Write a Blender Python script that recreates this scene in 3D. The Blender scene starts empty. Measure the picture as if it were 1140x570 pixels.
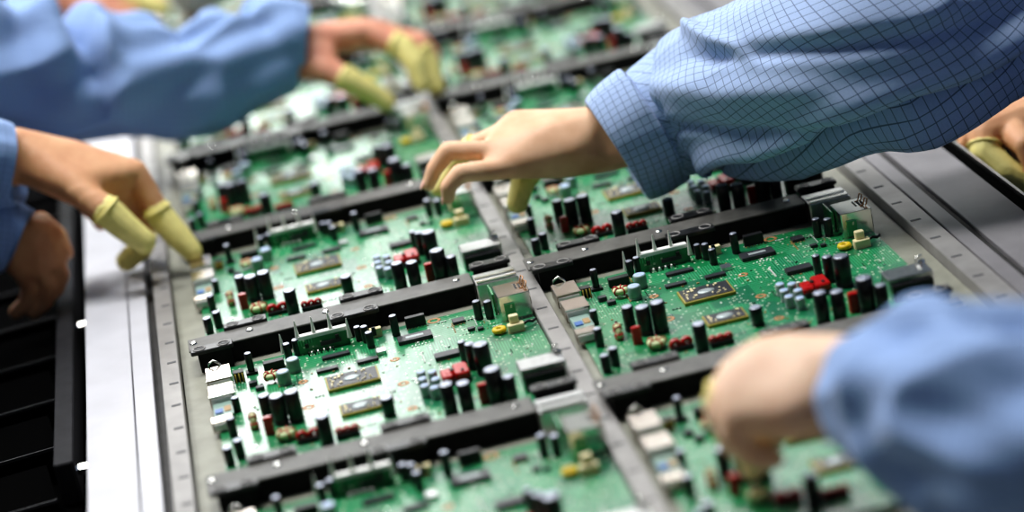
import bpy, bmesh, math, random
from mathutils import Vector, Matrix, noise

random.seed(7)
scene = bpy.context.scene
COL = scene.collection
MM = 0.001

# ------------------------------------------------------------------ camera
F_PX = 2777.5
PITCH, YAW, ROLL = math.radians(18.879), math.radians(5.8437), math.radians(-11.641)
CAM = Vector((0.01549, -1.0722, 0.65478))
_fw = Vector((math.sin(YAW) * math.cos(PITCH), math.cos(YAW) * math.cos(PITCH), -math.sin(PITCH)))
_r0 = Vector((math.cos(YAW), -math.sin(YAW), 0))
_u0 = _r0.cross(_fw)
_r = _r0 * math.cos(ROLL) + _u0 * math.sin(ROLL)
_u = -_r0 * math.sin(ROLL) + _u0 * math.cos(ROLL)
cam_data = bpy.data.cameras.new('camera')
cam = bpy.data.objects.new('camera', cam_data)
COL.objects.link(cam)
cam.matrix_world = Matrix(((_r.x, _u.x, -_fw.x, CAM.x), (_r.y, _u.y, -_fw.y, CAM.y), (_r.z, _u.z, -_fw.z, CAM.z), (0, 0, 0, 1)))
cam_data.sensor_width = 36
cam_data.lens = F_PX / 1140 * 36
cam_data.clip_start = 0.05
cam_data.dof.use_dof = True
cam_data.dof.focus_distance = 1.90
cam_data.dof.aperture_fstop = cam_data.lens / 38.0
scene.camera = cam


def at(px, py, Y):
    """point of the place where the sight line through a photo pixel meets the upright plane y = Y"""
    d = _fw + _r * ((px - 570) / F_PX) - _u * ((py - 285) / F_PX)
    return CAM + d * ((Y - CAM.y) / d.y)


def pxm(pt):
    return (Vector(pt) - CAM).dot(_fw) / F_PX


# ------------------------------------------------------------------ materials
def srgb(c):
    return tuple((v / 12.92 if v <= 0.04045 else ((v + 0.055) / 1.055) ** 2.4) for v in c)


def new_mat(name):
    m = bpy.data.materials.new(name)
    m.use_nodes = True
    nt = m.node_tree
    return m, nt, nt.nodes['Principled BSDF']


def simple(name, rgb, rough=0.5, metal=0.0, var=0.0, scale=200, bump=0.0, coat=0.0, spec=None):
    m, nt, b = new_mat(name)
    c = srgb(rgb) + (1,)
    b.inputs['Base Color'].default_value = c
    b.inputs['Roughness'].default_value = rough
    b.inputs['Metallic'].default_value = metal
    b.inputs['Coat Weight'].default_value = coat
    b.inputs['Coat Roughness'].default_value = 0.15
    if spec is not None:
        b.inputs['Specular IOR Level'].default_value = spec
    if var or bump:
        tc = nt.nodes.new('ShaderNodeTexCoord')
        n = nt.nodes.new('ShaderNodeTexNoise')
        n.inputs['Scale'].default_value = scale
        n.inputs['Detail'].default_value = 5
        nt.links.new(tc.outputs['Object'], n.inputs['Vector'])
        if var:
            r = nt.nodes.new('ShaderNodeValToRGB')
            r.color_ramp.elements[0].position = 0.3
            r.color_ramp.elements[1].position = 0.7
            r.color_ramp.elements[0].color = tuple(max(0, v * (1 - var)) for v in c[:3]) + (1,)
            r.color_ramp.elements[1].color = tuple(min(1, v * (1 + var) + var * 0.01) for v in c[:3]) + (1,)
            nt.links.new(n.outputs['Fac'], r.inputs['Fac'])
            nt.links.new(r.outputs['Color'], b.inputs['Base Color'])
        if bump:
            bp = nt.nodes.new('ShaderNodeBump')
            bp.inputs['Strength'].default_value = bump
            bp.inputs['Distance'].default_value = 0.001
            nt.links.new(n.outputs['Fac'], bp.inputs['Height'])
            nt.links.new(bp.outputs['Normal'], b.inputs['Normal'])
    return m


def mathn(nt, op, a, b=None):
    n = nt.nodes.new('ShaderNodeMath')
    n.operation = op
    for i, v in enumerate((a, b)):
        if v is None:
            continue
        if isinstance(v, (int, float)):
            n.inputs[i].default_value = v
        else:
            nt.links.new(v, n.inputs[i])
    return n.outputs[0]


def mixc(nt, fac, a, b):
    n = nt.nodes.new('ShaderNodeMix')
    n.data_type = 'RGBA'
    for sock, v in ((n.inputs[0], fac), (n.inputs[6], a), (n.inputs[7], b)):
        if isinstance(v, (int, float)):
            sock.default_value = v
        elif isinstance(v, tuple):
            sock.default_value = v
        else:
            nt.links.new(v, sock)
    return n.outputs[2]


def pcb_material():
    m, nt, b = new_mat('green_circuit_board')
    tc = nt.nodes.new('ShaderNodeTexCoord')
    co = tc.outputs['Object']

    def tex(kind, **kw):
        n = nt.nodes.new(kind)
        nt.links.new(co, n.inputs['Vector'])
        for k, v in kw.items():
            n.inputs[k].default_value = v
        return n
    big = tex('ShaderNodeTexNoise', Scale=22.0, Detail=2.0)
    patch = tex('ShaderNodeTexVoronoi', Scale=38.0)
    patch.distance = 'CHEBYCHEV'
    vor = tex('ShaderNodeTexVoronoi', Scale=170.0)
    vor.distance = 'MANHATTAN'
    vor.feature = 'F2'
    pads = tex('ShaderNodeTexVoronoi', Scale=330.0)
    pads.distance = 'CHEBYCHEV'
    sp = nt.nodes.new('ShaderNodeSeparateXYZ')
    nt.links.new(co, sp.inputs[0])
    base = mixc(nt, big.outputs['Fac'], srgb((0.0, 0.30, 0.17)) + (1,), srgb((0.03, 0.52, 0.29)) + (1,))
    pc = nt.nodes.new('ShaderNodeSeparateColor')
    nt.links.new(patch.outputs['Color'], pc.inputs[0])
    dark = mathn(nt, 'GREATER_THAN', pc.outputs[0], 0.62)
    base = mixc(nt, mathn(nt, 'MULTIPLY', dark, 0.5), base, srgb((0.0, 0.30, 0.22)) + (1,))
    # tracks: fine parallel lines, in one direction on some patches and the other on the rest
    lx = mathn(nt, 'LESS_THAN', mathn(nt, 'FRACT', mathn(nt, 'MULTIPLY', sp.outputs[0], 480.0)), 0.33)
    ly = mathn(nt, 'LESS_THAN', mathn(nt, 'FRACT', mathn(nt, 'MULTIPLY', sp.outputs[1], 300.0)), 0.3)
    sel = mathn(nt, 'GREATER_THAN', pc.outputs[1], 0.5)
    inv = mathn(nt, 'SUBTRACT', 1.0, sel)
    ln = mathn(nt, 'ADD', mathn(nt, 'MULTIPLY', lx, sel), mathn(nt, 'MULTIPLY', ly, inv))
    on = mathn(nt, 'GREATER_THAN', pc.outputs[2], 0.45)
    ln = mathn(nt, 'MULTIPLY', ln, on)
    base = mixc(nt, mathn(nt, 'MULTIPLY', ln, 0.55), base, srgb((0.30, 0.72, 0.48)) + (1,))
    edge = mathn(nt, 'MULTIPLY', mathn(nt, 'LESS_THAN', vor.outputs['Distance'], 0.42), 0.3)
    base = mixc(nt, edge, base, srgb((0.18, 0.66, 0.42)) + (1,))
    pcol = nt.nodes.new('ShaderNodeSeparateColor')
    nt.links.new(pads.outputs['Color'], pcol.inputs[0])
    pd = mathn(nt, 'MULTIPLY', mathn(nt, 'LESS_THAN', pads.outputs['Distance'], 0.24), mathn(nt, 'GREATER_THAN', pcol.outputs[0], 0.62))
    base = mixc(nt, mathn(nt, 'MULTIPLY', pd, 0.8), base, srgb((0.80, 0.84, 0.74)) + (1,))
    nt.links.new(base, b.inputs['Base Color'])
    b.inputs['Roughness'].default_value = 0.38
    b.inputs['Coat Weight'].default_value = 0.8
    b.inputs['Coat Roughness'].default_value = 0.24
    nz = tex('ShaderNodeTexNoise', Scale=160.0, Detail=3.0)
    bp = nt.nodes.new('ShaderNodeBump')
    bp.inputs['Strength'].default_value = 0.22
    bp.inputs['Distance'].default_value = 0.0008
    ht = mathn(nt, 'ADD', mathn(nt, 'MULTIPLY', nz.outputs['Fac'], 0.8), mathn(nt, 'ADD', mathn(nt, 'MULTIPLY', ln, 0.25), mathn(nt, 'MULTIPLY', edge, 0.8)))
    nt.links.new(ht, bp.inputs['Height'])
    nt.links.new(bp.outputs['Normal'], b.inputs['Normal'])
    nt.links.new(bp.outputs['Normal'], b.inputs['Coat Normal'])
    return m


def check_cloth(name, base, line, strength=0.8):
    m, nt, b = new_mat(name)
    uv = nt.nodes.new('ShaderNodeUVMap')
    sp = nt.nodes.new('ShaderNodeSeparateXYZ')
    nt.links.new(uv.outputs['UV'], sp.inputs[0])
    P = 1 / 0.0066
    fu = mathn(nt, 'FRACT', mathn(nt, 'MULTIPLY', sp.outputs[0], P))
    fv = mathn(nt, 'FRACT', mathn(nt, 'MULTIPLY', sp.outputs[1], P))
    lu = mathn(nt, 'LESS_THAN', fu, 0.085)
    lv = mathn(nt, 'LESS_THAN', fv, 0.085)
    ln = mathn(nt, 'MAXIMUM', lu, lv)
    n = nt.nodes.new('ShaderNodeTexNoise')
    n.inputs['Scale'].default_value = 900
    nt.links.new(uv.outputs['UV'], n.inputs['Vector'])
    c0 = srgb(base)
    bc = mixc(nt, n.outputs['Fac'], tuple(v * 0.88 for v in c0) + (1,), tuple(min(1, v * 1.12) for v in c0) + (1,))
    col = mixc(nt, mathn(nt, 'MULTIPLY', ln, strength), bc, srgb(line) + (1,))
    nt.links.new(col, b.inputs['Base Color'])
    b.inputs['Roughness'].default_value = 0.85
    b.inputs['Specular IOR Level'].default_value = 0.2
    b.inputs['Sheen Weight'].default_value = 0.15
    bp = nt.nodes.new('ShaderNodeBump')
    bp.inputs['Strength'].default_value = 0.15
    bp.inputs['Distance'].default_value = 0.0006
    nt.links.new(n.outputs['Fac'], bp.inputs['Height'])
    nt.links.new(bp.outputs['Normal'], b.inputs['Normal'])
    return m


def skin_material(name, a, c):
    m, nt, b = new_mat(name)
    tc = nt.nodes.new('ShaderNodeTexCoord')
    n = nt.nodes.new('ShaderNodeTexNoise')
    n.inputs['Scale'].default_value = 45
    n.inputs['Detail'].default_value = 4
    nt.links.new(tc.outputs['Object'], n.inputs['Vector'])
    r = nt.nodes.new('ShaderNodeValToRGB')
    r.color_ramp.elements[0].position, r.color_ramp.elements[1].position = 0.3, 0.7
    r.color_ramp.elements[0].color = srgb(a) + (1,)
    r.color_ramp.elements[1].color = srgb(c) + (1,)
    nt.links.new(n.outputs['Fac'], r.inputs['Fac'])
    nt.links.new(r.outputs['Color'], b.inputs['Base Color'])
    b.inputs['Roughness'].default_value = 0.5
    b.inputs['Specular IOR Level'].default_value = 0.35
    b.inputs['Subsurface Weight'].default_value = 0.12
    b.inputs['Subsurface Scale'].default_value = 0.004
    b.inputs['Subsurface Radius'].default_value = (1, 0.35, 0.2)
    f = nt.nodes.new('ShaderNodeTexNoise')
    f.inputs['Scale'].default_value = 700
    nt.links.new(tc.outputs['Object'], f.inputs['Vector'])
    bp = nt.nodes.new('ShaderNodeBump')
    bp.inputs['Strength'].default_value = 0.12
    bp.inputs['Distance'].default_value = 0.0006
    nt.links.new(f.outputs['Fac'], bp.inputs['Height'])
    nt.links.new(bp.outputs['Normal'], b.inputs['Normal'])
    return m


M = {
    'pcb': pcb_material(),
    'cap': simple('capacitor_sleeve', (0.07, 0.07, 0.10), 0.32, coat=0.3),
    'captop': simple('aluminium_can_top', (0.72, 0.74, 0.80), 0.34, 0.85),
    'grey_can': simple('grey_can', (0.62, 0.66, 0.66), 0.4, 0.4),
    'alu': simple('brushed_aluminium', (0.80, 0.80, 0.80), 0.30, 1.0, var=0.12, scale=300),
    'chrome': simple('tinned_steel', (0.86, 0.86, 0.84), 0.18, 1.0),
    'pin': simple('white_metal_pin', (0.93, 0.93, 0.90), 0.3, 0.35),
    'jack': simple('jack_shell', (0.80, 0.76, 0.72), 0.26, 1.0, var=0.1, scale=400),
    'chip': simple('chip_plastic', (0.16, 0.165, 0.18), 0.42),
    'black': simple('black_plastic', (0.035, 0.035, 0.04), 0.45, var=0.3, scale=300),
    'bar': simple('worn_black_plastic', (0.045, 0.045, 0.05), 0.65, var=0.5, scale=120, bump=0.2, spec=.18),
    'bartop': simple('scuffed_bar_top', (0.32, 0.315, 0.30), 0.45, spec=.4, var=0.25, scale=90),
    'bracket': simple('bracket_plastic', (0.10, 0.10, 0.105), 0.35, var=0.5, scale=160),
    'white': simple('white_plastic', (0.88, 0.88, 0.86), 0.4),
    'cream': simple('cream_plastic', (0.85, 0.80, 0.62), 0.5),
    'red': simple('red_enamelled_wire', (0.66, 0.05, 0.05), 0.32, coat=0.3),
    'pale': simple('pale_green_core', (0.74, 0.80, 0.58), 0.5),
    'bluish': simple('blue_white_cap', (0.66, 0.74, 0.86), 0.35),
    'glassgrey': simple('grey_green_can', (0.48, 0.58, 0.54), 0.35),
    'copper': simple('copper_pad', (0.70, 0.50, 0.34), 0.45, 0.4),
    'gold': simple('gold_pad', (0.62, 0.56, 0.26), 0.45, 0.3),
    'yellow': simple('yellow_coil', (0.80, 0.68, 0.10), 0.5),
    'tan': simple('tan_body', (0.60, 0.48, 0.30), 0.5),
    'wire': simple('black_wire', (0.02, 0.02, 0.02), 0.5),
    'blue': simple('blue_plastic', (0.18, 0.36, 0.62), 0.4),
    'bed': simple('pale_tray_bed', (0.50, 0.50, 0.45), 0.5, var=0.15, scale=60),
    'rail': simple('grey_rail', (0.54, 0.53, 0.52), 0.42, 0.3, var=0.14, scale=50, bump=0.1),
    'mark': simple('rail_mark', (0.28, 0.28, 0.29), 0.6),
    'plate': simple('painted_plate', (0.72, 0.72, 0.74), 0.42, var=0.06, scale=30, bump=0.05),
    'plate_shaded': simple('shaded_grey_plate', (0.45, 0.44, 0.45), 0.42, var=0.14, scale=26, bump=0.05),  # grey darkened to carry the worker's shadow on this side
    'groove': simple('dark_groove', (0.10, 0.095, 0.09), 0.7, var=0.3, scale=80),
    'rubber': simple('black_rubber', (0.010, 0.010, 0.011), 1.0, spec=.02),
    'rubber_edge': simple('dark_grey_edge', (0.11, 0.11, 0.12), 0.7, var=0.2, scale=90, spec=.2),
    'cot': simple('yellow_latex', (0.90, 0.85, 0.53), 0.55, var=0.07, scale=160, bump=0.25),
    'check': check_cloth('blue_checked_cotton', (0.63, 0.715, 0.86), (0.14, 0.15, 0.27), 0.66),
    'check_b': check_cloth('blue_cotton', (0.53, 0.635, 0.81), (0.25, 0.33, 0.50), 0.35),
    'skin': skin_material('warm_skin', (0.83, 0.64, 0.50), (0.90, 0.73, 0.59)),
    'skin_tan': skin_material('tan_skin', (0.76, 0.54, 0.39), (0.84, 0.64, 0.48)),
    'skin_pale': skin_material('pale_skin', (0.88, 0.71, 0.59), (0.94, 0.80, 0.68)),
    'skin_red': skin_material('rosy_skin', (0.80, 0.52, 0.42), (0.89, 0.64, 0.53)),
    'nail': simple('fingernail', (0.90, 0.70, 0.62), 0.3),
    'floor': simple('dark_floor', (0.10, 0.10, 0.11), 0.6, var=0.15, scale=4),
    'wall': simple('pale_wall', (0.80, 0.82, 0.80), 0.8, var=0.04, scale=2),
    'ceil': simple('white_ceiling', (0.85, 0.86, 0.86), 0.9, var=0.03, scale=2),
}


# ------------------------------------------------------------------ mesh builder
class MB:
    def __init__(self):
        self.v, self.f, self.mi, self.sm = [], [], [], []

    def add(self, verts, faces, mat=0, smooth=False, mtx=None):
        o = len(self.v)
        for p in verts:
            p = Vector(p)
            self.v.append(mtx @ p if mtx else p)
        for f in faces:
            self.f.append([i + o for i in f])
            self.mi.append(mat)
            self.sm.append(smooth)
        return self

    def box(self, x0, x1, y0, y1, z0, z1, mat=0, ch=0.0, mtx=None):
        """box in millimetres with chamfered top and upright edges"""
        x0, x1, y0, y1, z0, z1, ch = [k * MM for k in (x0, x1, y0, y1, z0, z1, ch)]
        if ch <= 0:
            v = [(x, y, z) for z in (z0, z1) for x, y in ((x0, y0), (x1, y0), (x1, y1), (x0, y1))]
            f = [(3, 2, 1, 0), (4, 5, 6, 7)] + [(i, (i + 1) % 4, 4 + (i + 1) % 4, 4 + i) for i in range(4)]
            return self.add(v, f, mat, mtx=mtx)

        def ring(c, z):
            return [(x0 + c, y0, z), (x1 - c, y0, z), (x1, y0 + c, z), (x1, y1 - c, z), (x1 - c, y1, z), (x0 + c, y1, z), (x0, y1 - c, z), (x0, y0 + c, z)]

        def inset(c, z):
            a = c
            return [(x0 + a, y0 + a * .5, z), (x1 - a, y0 + a * .5, z), (x1 - a * .5, y0 + a, z), (x1 - a * .5, y1 - a, z), (x1 - a, y1 - a * .5, z), (x0 + a, y1 - a * .5, z), (x0 + a * .5, y1 - a, z), (x0 + a * .5, y0 + a, z)]
        v = ring(ch, z0) + ring(ch, z1 - ch * .6) + inset(ch, z1)
        f = [tuple(range(7, -1, -1)), tuple(range(16, 24))]
        for k in (0, 8):
            f += [(k + i, k + (i + 1) % 8, k + 8 + (i + 1) % 8, k + 8 + i) for i in range(8)]
        return self.add(v, f, mat, mtx=mtx)

    def lathe(self, cx, cy, prof, mat=0, n=20, mtx=None, smooth=True):
        """prof: [(r, z)] in mm from the bottom; closed with discs"""
        v, f = [], []
        for r, z in prof:
            for i in range(n):
                a = 2 * math.pi * i / n
                v.append(((cx + r * math.cos(a)) * MM, (cy + r * math.sin(a)) * MM, z * MM))
        for k in range(len(prof) - 1):
            for i in range(n):
                j = (i + 1) % n
                f.append((k * n + i, k * n + j, (k + 1) * n + j, (k + 1) * n + i))
        self.add(v, f, mat, smooth, mtx)
        self.add([v[i] for i in range(n)], [tuple(range(n - 1, -1, -1))], mat, False, mtx)
        self.add(v[-n:], [tuple(range(n))], mat, False, mtx)
        return self

    def torus(self, c, R, r, mat=0, n=24, m=10, axis='z', a0=0, a1=2 * math.pi, rv=None):
        full = abs(a1 - a0 - 2 * math.pi) < 1e-6
        cnt = n if full else n + 1
        v, f = [], []
        for i in range(cnt):
            a = a0 + (a1 - a0) * i / n
            for k in range(m):
                b = 2 * math.pi * k / m
                x, y, z = (R + r * math.cos(b)) * math.cos(a), (R + r * math.cos(b)) * math.sin(a), (rv or r) * math.sin(b)
                if axis == 'x':
                    x, y, z = z, x, y
                elif axis == 'y':
                    x, y, z = x, z, y
                v.append(((c[0] + x) * MM, (c[1] + y) * MM, (c[2] + z) * MM))
        for i in range(n if full else n):
            j = (i + 1) % cnt
            for k in range(m):
                q = (k + 1) % m
                f.append((i * m + k, j * m + k, j * m + q, i * m + q))
        return self.add(v, f, mat, True)

    def tube(self, pts, r, mat=0, n=8):
        """tube through mm points"""
        pts = [Vector(p) * MM for p in pts]
        v, f = [], []
        for i, p in enumerate(pts):
            t = (pts[min(i + 1, len(pts) - 1)] - pts[max(i - 1, 0)]).normalized()
            a = t.orthogonal().normalized()
            if abs(t.z) < 0.9:
                a = t.cross(Vector((0, 0, 1))).normalized()
            b = t.cross(a)
            for k in range(n):
                w = 2 * math.pi * k / n
                v.append(p + (a * math.cos(w) + b * math.sin(w)) * r * MM)
        for i in range(len(pts) - 1):
            for k in range(n):
                q = (k + 1) % n
                f.append((i * n + k, i * n + q, (i + 1) * n + q, (i + 1) * n + k))
        f.append(tuple(range(n - 1, -1, -1)))
        f.append(tuple(range(len(v) - n, len(v))))
        return self.add(v, f, mat, True)

    def build(self, name, mats, parent=None, kind=None):
        me = bpy.data.meshes.new(name)
        me.from_pydata([tuple(p) for p in self.v], [], self.f)
        for m in (mats if isinstance(mats, (list, tuple)) else [mats]):
            me.materials.append(M[m] if isinstance(m, str) else m)
        me.polygons.foreach_set('material_index', self.mi)
        me.polygons.foreach_set('use_smooth', self.sm)
        me.update()
        o = bpy.data.objects.new(name, me)
        COL.objects.link(o)
        if parent:
            o.parent = parent
        if kind:
            o['kind'] = kind
        return o


def tag(o, label, cat, group=None):
    o['label'] = label
    o['category'] = cat
    if group:
        o['group'] = group
    return o


def thing(name, label, cat, loc=(0, 0, 0), group=None):
    o = bpy.data.objects.new(name, None)
    o.empty_display_size = 0.02
    COL.objects.link(o)
    o.location = loc
    return tag(o, label, cat, group)


def attach(o, parent):
    """parent a mesh that was built in world coordinates"""
    o.parent = parent
    o.matrix_parent_inverse = Matrix.Translation(-parent.location)


def copy_tree(o, parent=None):
    c = o.copy()
    COL.objects.link(c)
    c.parent = parent
    for ch in list(o.children):
        copy_tree(ch, c)
    return c


# ------------------------------------------------------------------ the room
def structure(name, mb, mat):
    o = mb.build(name, mat)
    o['kind'] = 'structure'
    return o


FLOOR_Z = -850
structure('floor', MB().box(-4000, 4500, -3000, 8000, FLOOR_Z - 40, FLOOR_Z), 'floor')
structure('wall_back', MB().box(-4000, 4500, 8000, 8100, FLOOR_Z, 2150), 'wall')
structure('ceiling', MB().box(-4000, 4500, -3000, 8100, 2150, 2200), 'ceil')

# ------------------------------------------------------------------ conveyor
PX, PY, Y0 = 270.0, 281.07, 459.0      # board pitch across and along, front of the first row (mm)
YA, YB = -150, 2500
c = thing('carrier_frame', 'long pale metal carrier frame with ticked rails holding the green circuit boards', 'carrier', (0, 0, 0))
MB().box(-66, 496, YA, YB, -9, -4).build('tray_bed', 'bed', c)


def rail(x0, x1, z1, step, parent, name):
    MB().box(x0, x1, YA, YB, -9, z1, ch=1.2).build(name, 'rail', parent)


rail(-82 + 0.5, -67, 5, 40, c, 'side_rail')
rail(496.5, 515, 6, 40, c, 'side_rail')
rail(203.6, 217.5, 4, 60, c, 'divider_rail')
mk = MB()
y = YA + 20
while y < YB - 10:
    mk.box(-76, -69, y, y + 3.5, 4.6, 5.3, ch=.2)
    mk.box(499, 507, y + 9, y + 12, 5.6, 6.3, ch=.2)
    mk.box(206, 214, y + 20, y + 22.5, 3.6, 4.3, ch=.2)
    y += 46.8
mk.build('tick_marks', 'mark', c, kind='stuff')

lp = thing('conveyor_plate', 'white painted steel side plate, smooth and bright, beside the black crate', 'plate')
MB().box(-141, -105, YA, YB, -40, 0, ch=1).build('outer_strip', 'plate', lp)
MB().box(-104.2, -89, YA, YB, -40, -1, ch=1.2).build('inner_strip', 'plate', lp)
MB().box(-89, -82, YA, YB, -40, -7).build('channel', 'groove', lp)
rp = thing('conveyor_plate', 'scuffed grey side plate under the checked sleeve, edged in black', 'plate')
MB().box(540, 582, YA, YB, -40, 0, ch=1).build('outer_strip', 'plate_shaded', rp)
MB().box(520, 533, YA, YB, -40, 1, ch=1.2).build('inner_strip', 'plate_shaded', rp)
MB().box(515.3, 520, YA, YB, -40, -5).build('channel', 'groove', rp)
MB().box(533, 540, YA, YB, -40, -4).build('channel', 'groove', rp)
for yy in (610, 930, 1300):
    b = thing('hex_bolt', '', 'bolt', (-0.146, yy * MM + 0.02, -0.012))
    MB().lathe(0, 0, [(0.1, -5.5), (4, -5), (4.4, -3), (4.4, 3), (3.4, 5)], n=6, smooth=False, mtx=Matrix.Rotation(math.radians(-90), 4, 'Y')).build('head', 'chrome', b)
    MB().lathe(0, 0, [(5.5, -5.6), (5.5, -4.8)], n=16, mtx=Matrix.Rotation(math.radians(-90), 4, 'Y')).build('washer', 'alu', b)
    b['label'] = {610: 'shiny bolt low on the white plate edge, in front of the black crate post', 930: 'shiny bolt on the white plate edge, halfway along the black crate post', 1300: 'shiny bolt on the white plate edge beneath the bare wrist'}[yy]
    b['group'] = 'bolts along the white plate'
es = thing('edge_strip', 'black rubber edge strip with a thin silver line along the grey plate', 'strip')
MB().box(582.6, 592, YA, YB, -60, -1, ch=1).build('rubber_strip', 'rubber', es)
MB().box(592, 594.5, YA, YB, -60, 2).build('silver_line', 'alu', es)
MB().box(594.5, 604, YA, YB, -60, -54).build('outer_rubber', 'rubber', es)
ap = thing('apron', 'black side cover hanging below the rubber edge beside the grey plate', 'cover')
MB().box(604.5, 900, YA, YB, -90, -62).build('cover_panel', 'rubber', ap)
MB().box(604.5, 612, YA, YB, -420, -90).build('side_panel', 'rubber', ap)

# legs and body of the conveyor
fr = thing('conveyor_stand', 'dark steel conveyor stand under the carrier frame', 'stand', (0, 0, FLOOR_Z * MM))
for x in (-120, 560):
    for yy in (50, 1150, 2300):
        MB().box(x - 20, x + 20, yy - 20, yy + 20, 0, 780, ch=2).build('leg', 'rubber_edge', fr)
MB().box(-140, 580, YA, YB, 780, 805).build('deck', 'rubber_edge', fr)

# black crate on the left: slatted tray wall with a corner post
cr = thing('slatted_crate', 'black slatted plastic crate standing beside the white side plate', 'crate', (0, 0, 0))
MB().box(-560, -172, 380, 2150, -430, -420).build('crate_base', 'rubber', cr)
MB().box(-560, -172, 380, 2150, -62, -58).build('dark_gap_sheet', 'rubber', cr)  # added black sheet standing in for shade between the slats
for k in range(16):
    y0 = 420 + 105 * k
    mt = Matrix.Translation((-0.17, y0 * MM, -0.030)) @ Matrix.Rotation(math.radians(7), 4, 'Z')
    MB().box(-380, 0, 0, 74, -9, 0, ch=1, mtx=mt).build('slat', 'rubber', cr)
    MB().box(-380, 0, -.6, 0.2, -2, .5, mtx=mt).build('slat_edge', 'mark', cr)
MB().box(-168, -153, 640, 2150, -40, -8, ch=2).build('side_post', 'rubber_edge', cr)
MB().box(-170, -155, 400, 2150, -425, -42).build('side_wall', 'rubber', cr)


# ------------------------------------------------------------------ circuit board
def cap(par, u, v, d, h, z0=0.0, top='captop', body='cap', n=20):
    r = d / 2
    b = MB().lathe(u, v, [(r * .92, z0), (r * .97, z0 + .5), (r, z0 + 1), (r, z0 + h * .13), (r * .9, z0 + h * .17), (r, z0 + h * .21), (r, z0 + h - .7), (r * .96, z0 + h - .2), (r * .86, z0 + h)], n=n)
    o = b.build('capacitor', body, par)
    t = MB().lathe(u, v, [(r * .85, z0 + h - .3), (r * .85, z0 + h + .15), (r * .78, z0 + h + .3)], n=n)
    for a in (0, math.pi / 2):
        cc, ss = math.cos(a + .5), math.sin(a + .5)
        t.tube([(u - r * .6 * cc, v - r * .6 * ss, z0 + h + .28), (u + r * .6 * cc, v + r * .6 * ss, z0 + h + .28)], .18, n=4)
    t.build('metal_top', top, o)
    return o


def chip(par, u0, u1, v0, v1, h, pins=True, name='chip', mat='chip', mark=False):
    m = MB().box(u0, u1, v0, v1, .35, h, ch=.5)
    o = m.build(name, mat, par)
    if pins:
        pm = MB()
        n = max(3, int((u1 - u0) / 1.6))
        for i in range(n):
            x = u0 + (i + .5) * (u1 - u0) / n
            pm.box(x - .3, x + .3, v0 - 1.6, v0 + .3, .05, .8)
            pm.box(x - .3, x + .3, v1 - .3, v1 + 1.6, .05, .8)
        pm.build('pins', 'chrome', o, kind='stuff')
    if mark:
        uc, vc = (u0 + u1) / 2, (v0 + v1) / 2
        MB().box(uc - (u1 - u0) * .26, uc + (u1 - u0) * .26, vc - (v1 - v0) * .16, vc + (v1 - v0) * .16, h - .1, h + .12, ch=.3).build('printed_mark', 'grey_can', o)
    return o


def toroid(par, u, v, z, R, r, core='pale', wind='red', turns=7, axis='z', label=None):
    o = MB().torus((u, v, z), R, r, axis=axis, n=28, m=12).build('inductor', core, par)
    w = MB()
    for k in range(turns):
        a = 2 * math.pi * k / turns
        pts = []
        for i in range(15):
            b = 2 * math.pi * i / 14
            rr = r + .45
            x, y, zz = (R + rr * math.cos(b)) * math.cos(a), (R + rr * math.cos(b)) * math.sin(a), rr * math.sin(b)
            if axis == 'x':
                x, y, zz = zz, x, y
            elif axis == 'y':
                x, y, zz = x, zz, y
            pts.append((u + x, v + y, z + zz))
        w.tube(pts, .62, n=6)
    w.build('winding', wind, o, kind='stuff')
    return o


def coil_lumps(par, u, v, w, n, h, base='black'):
    """dark bobbin with fat red coils on top"""
    o = MB().box(u - w / 2, u + w / 2, v - 4, v + 4, 0, h * .45, ch=.8).build('coil_bobbin', base, par)
    for i in range(n):
        x = u - w / 2 + (i + .5) * w / n
        rr = w / n * .52
        MB().torus((x, v, h * .62), rr * .62, rr * .45, n=16, m=8, axis='y', rv=2.4).build('red_coil', 'red', o)
    return o


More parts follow.
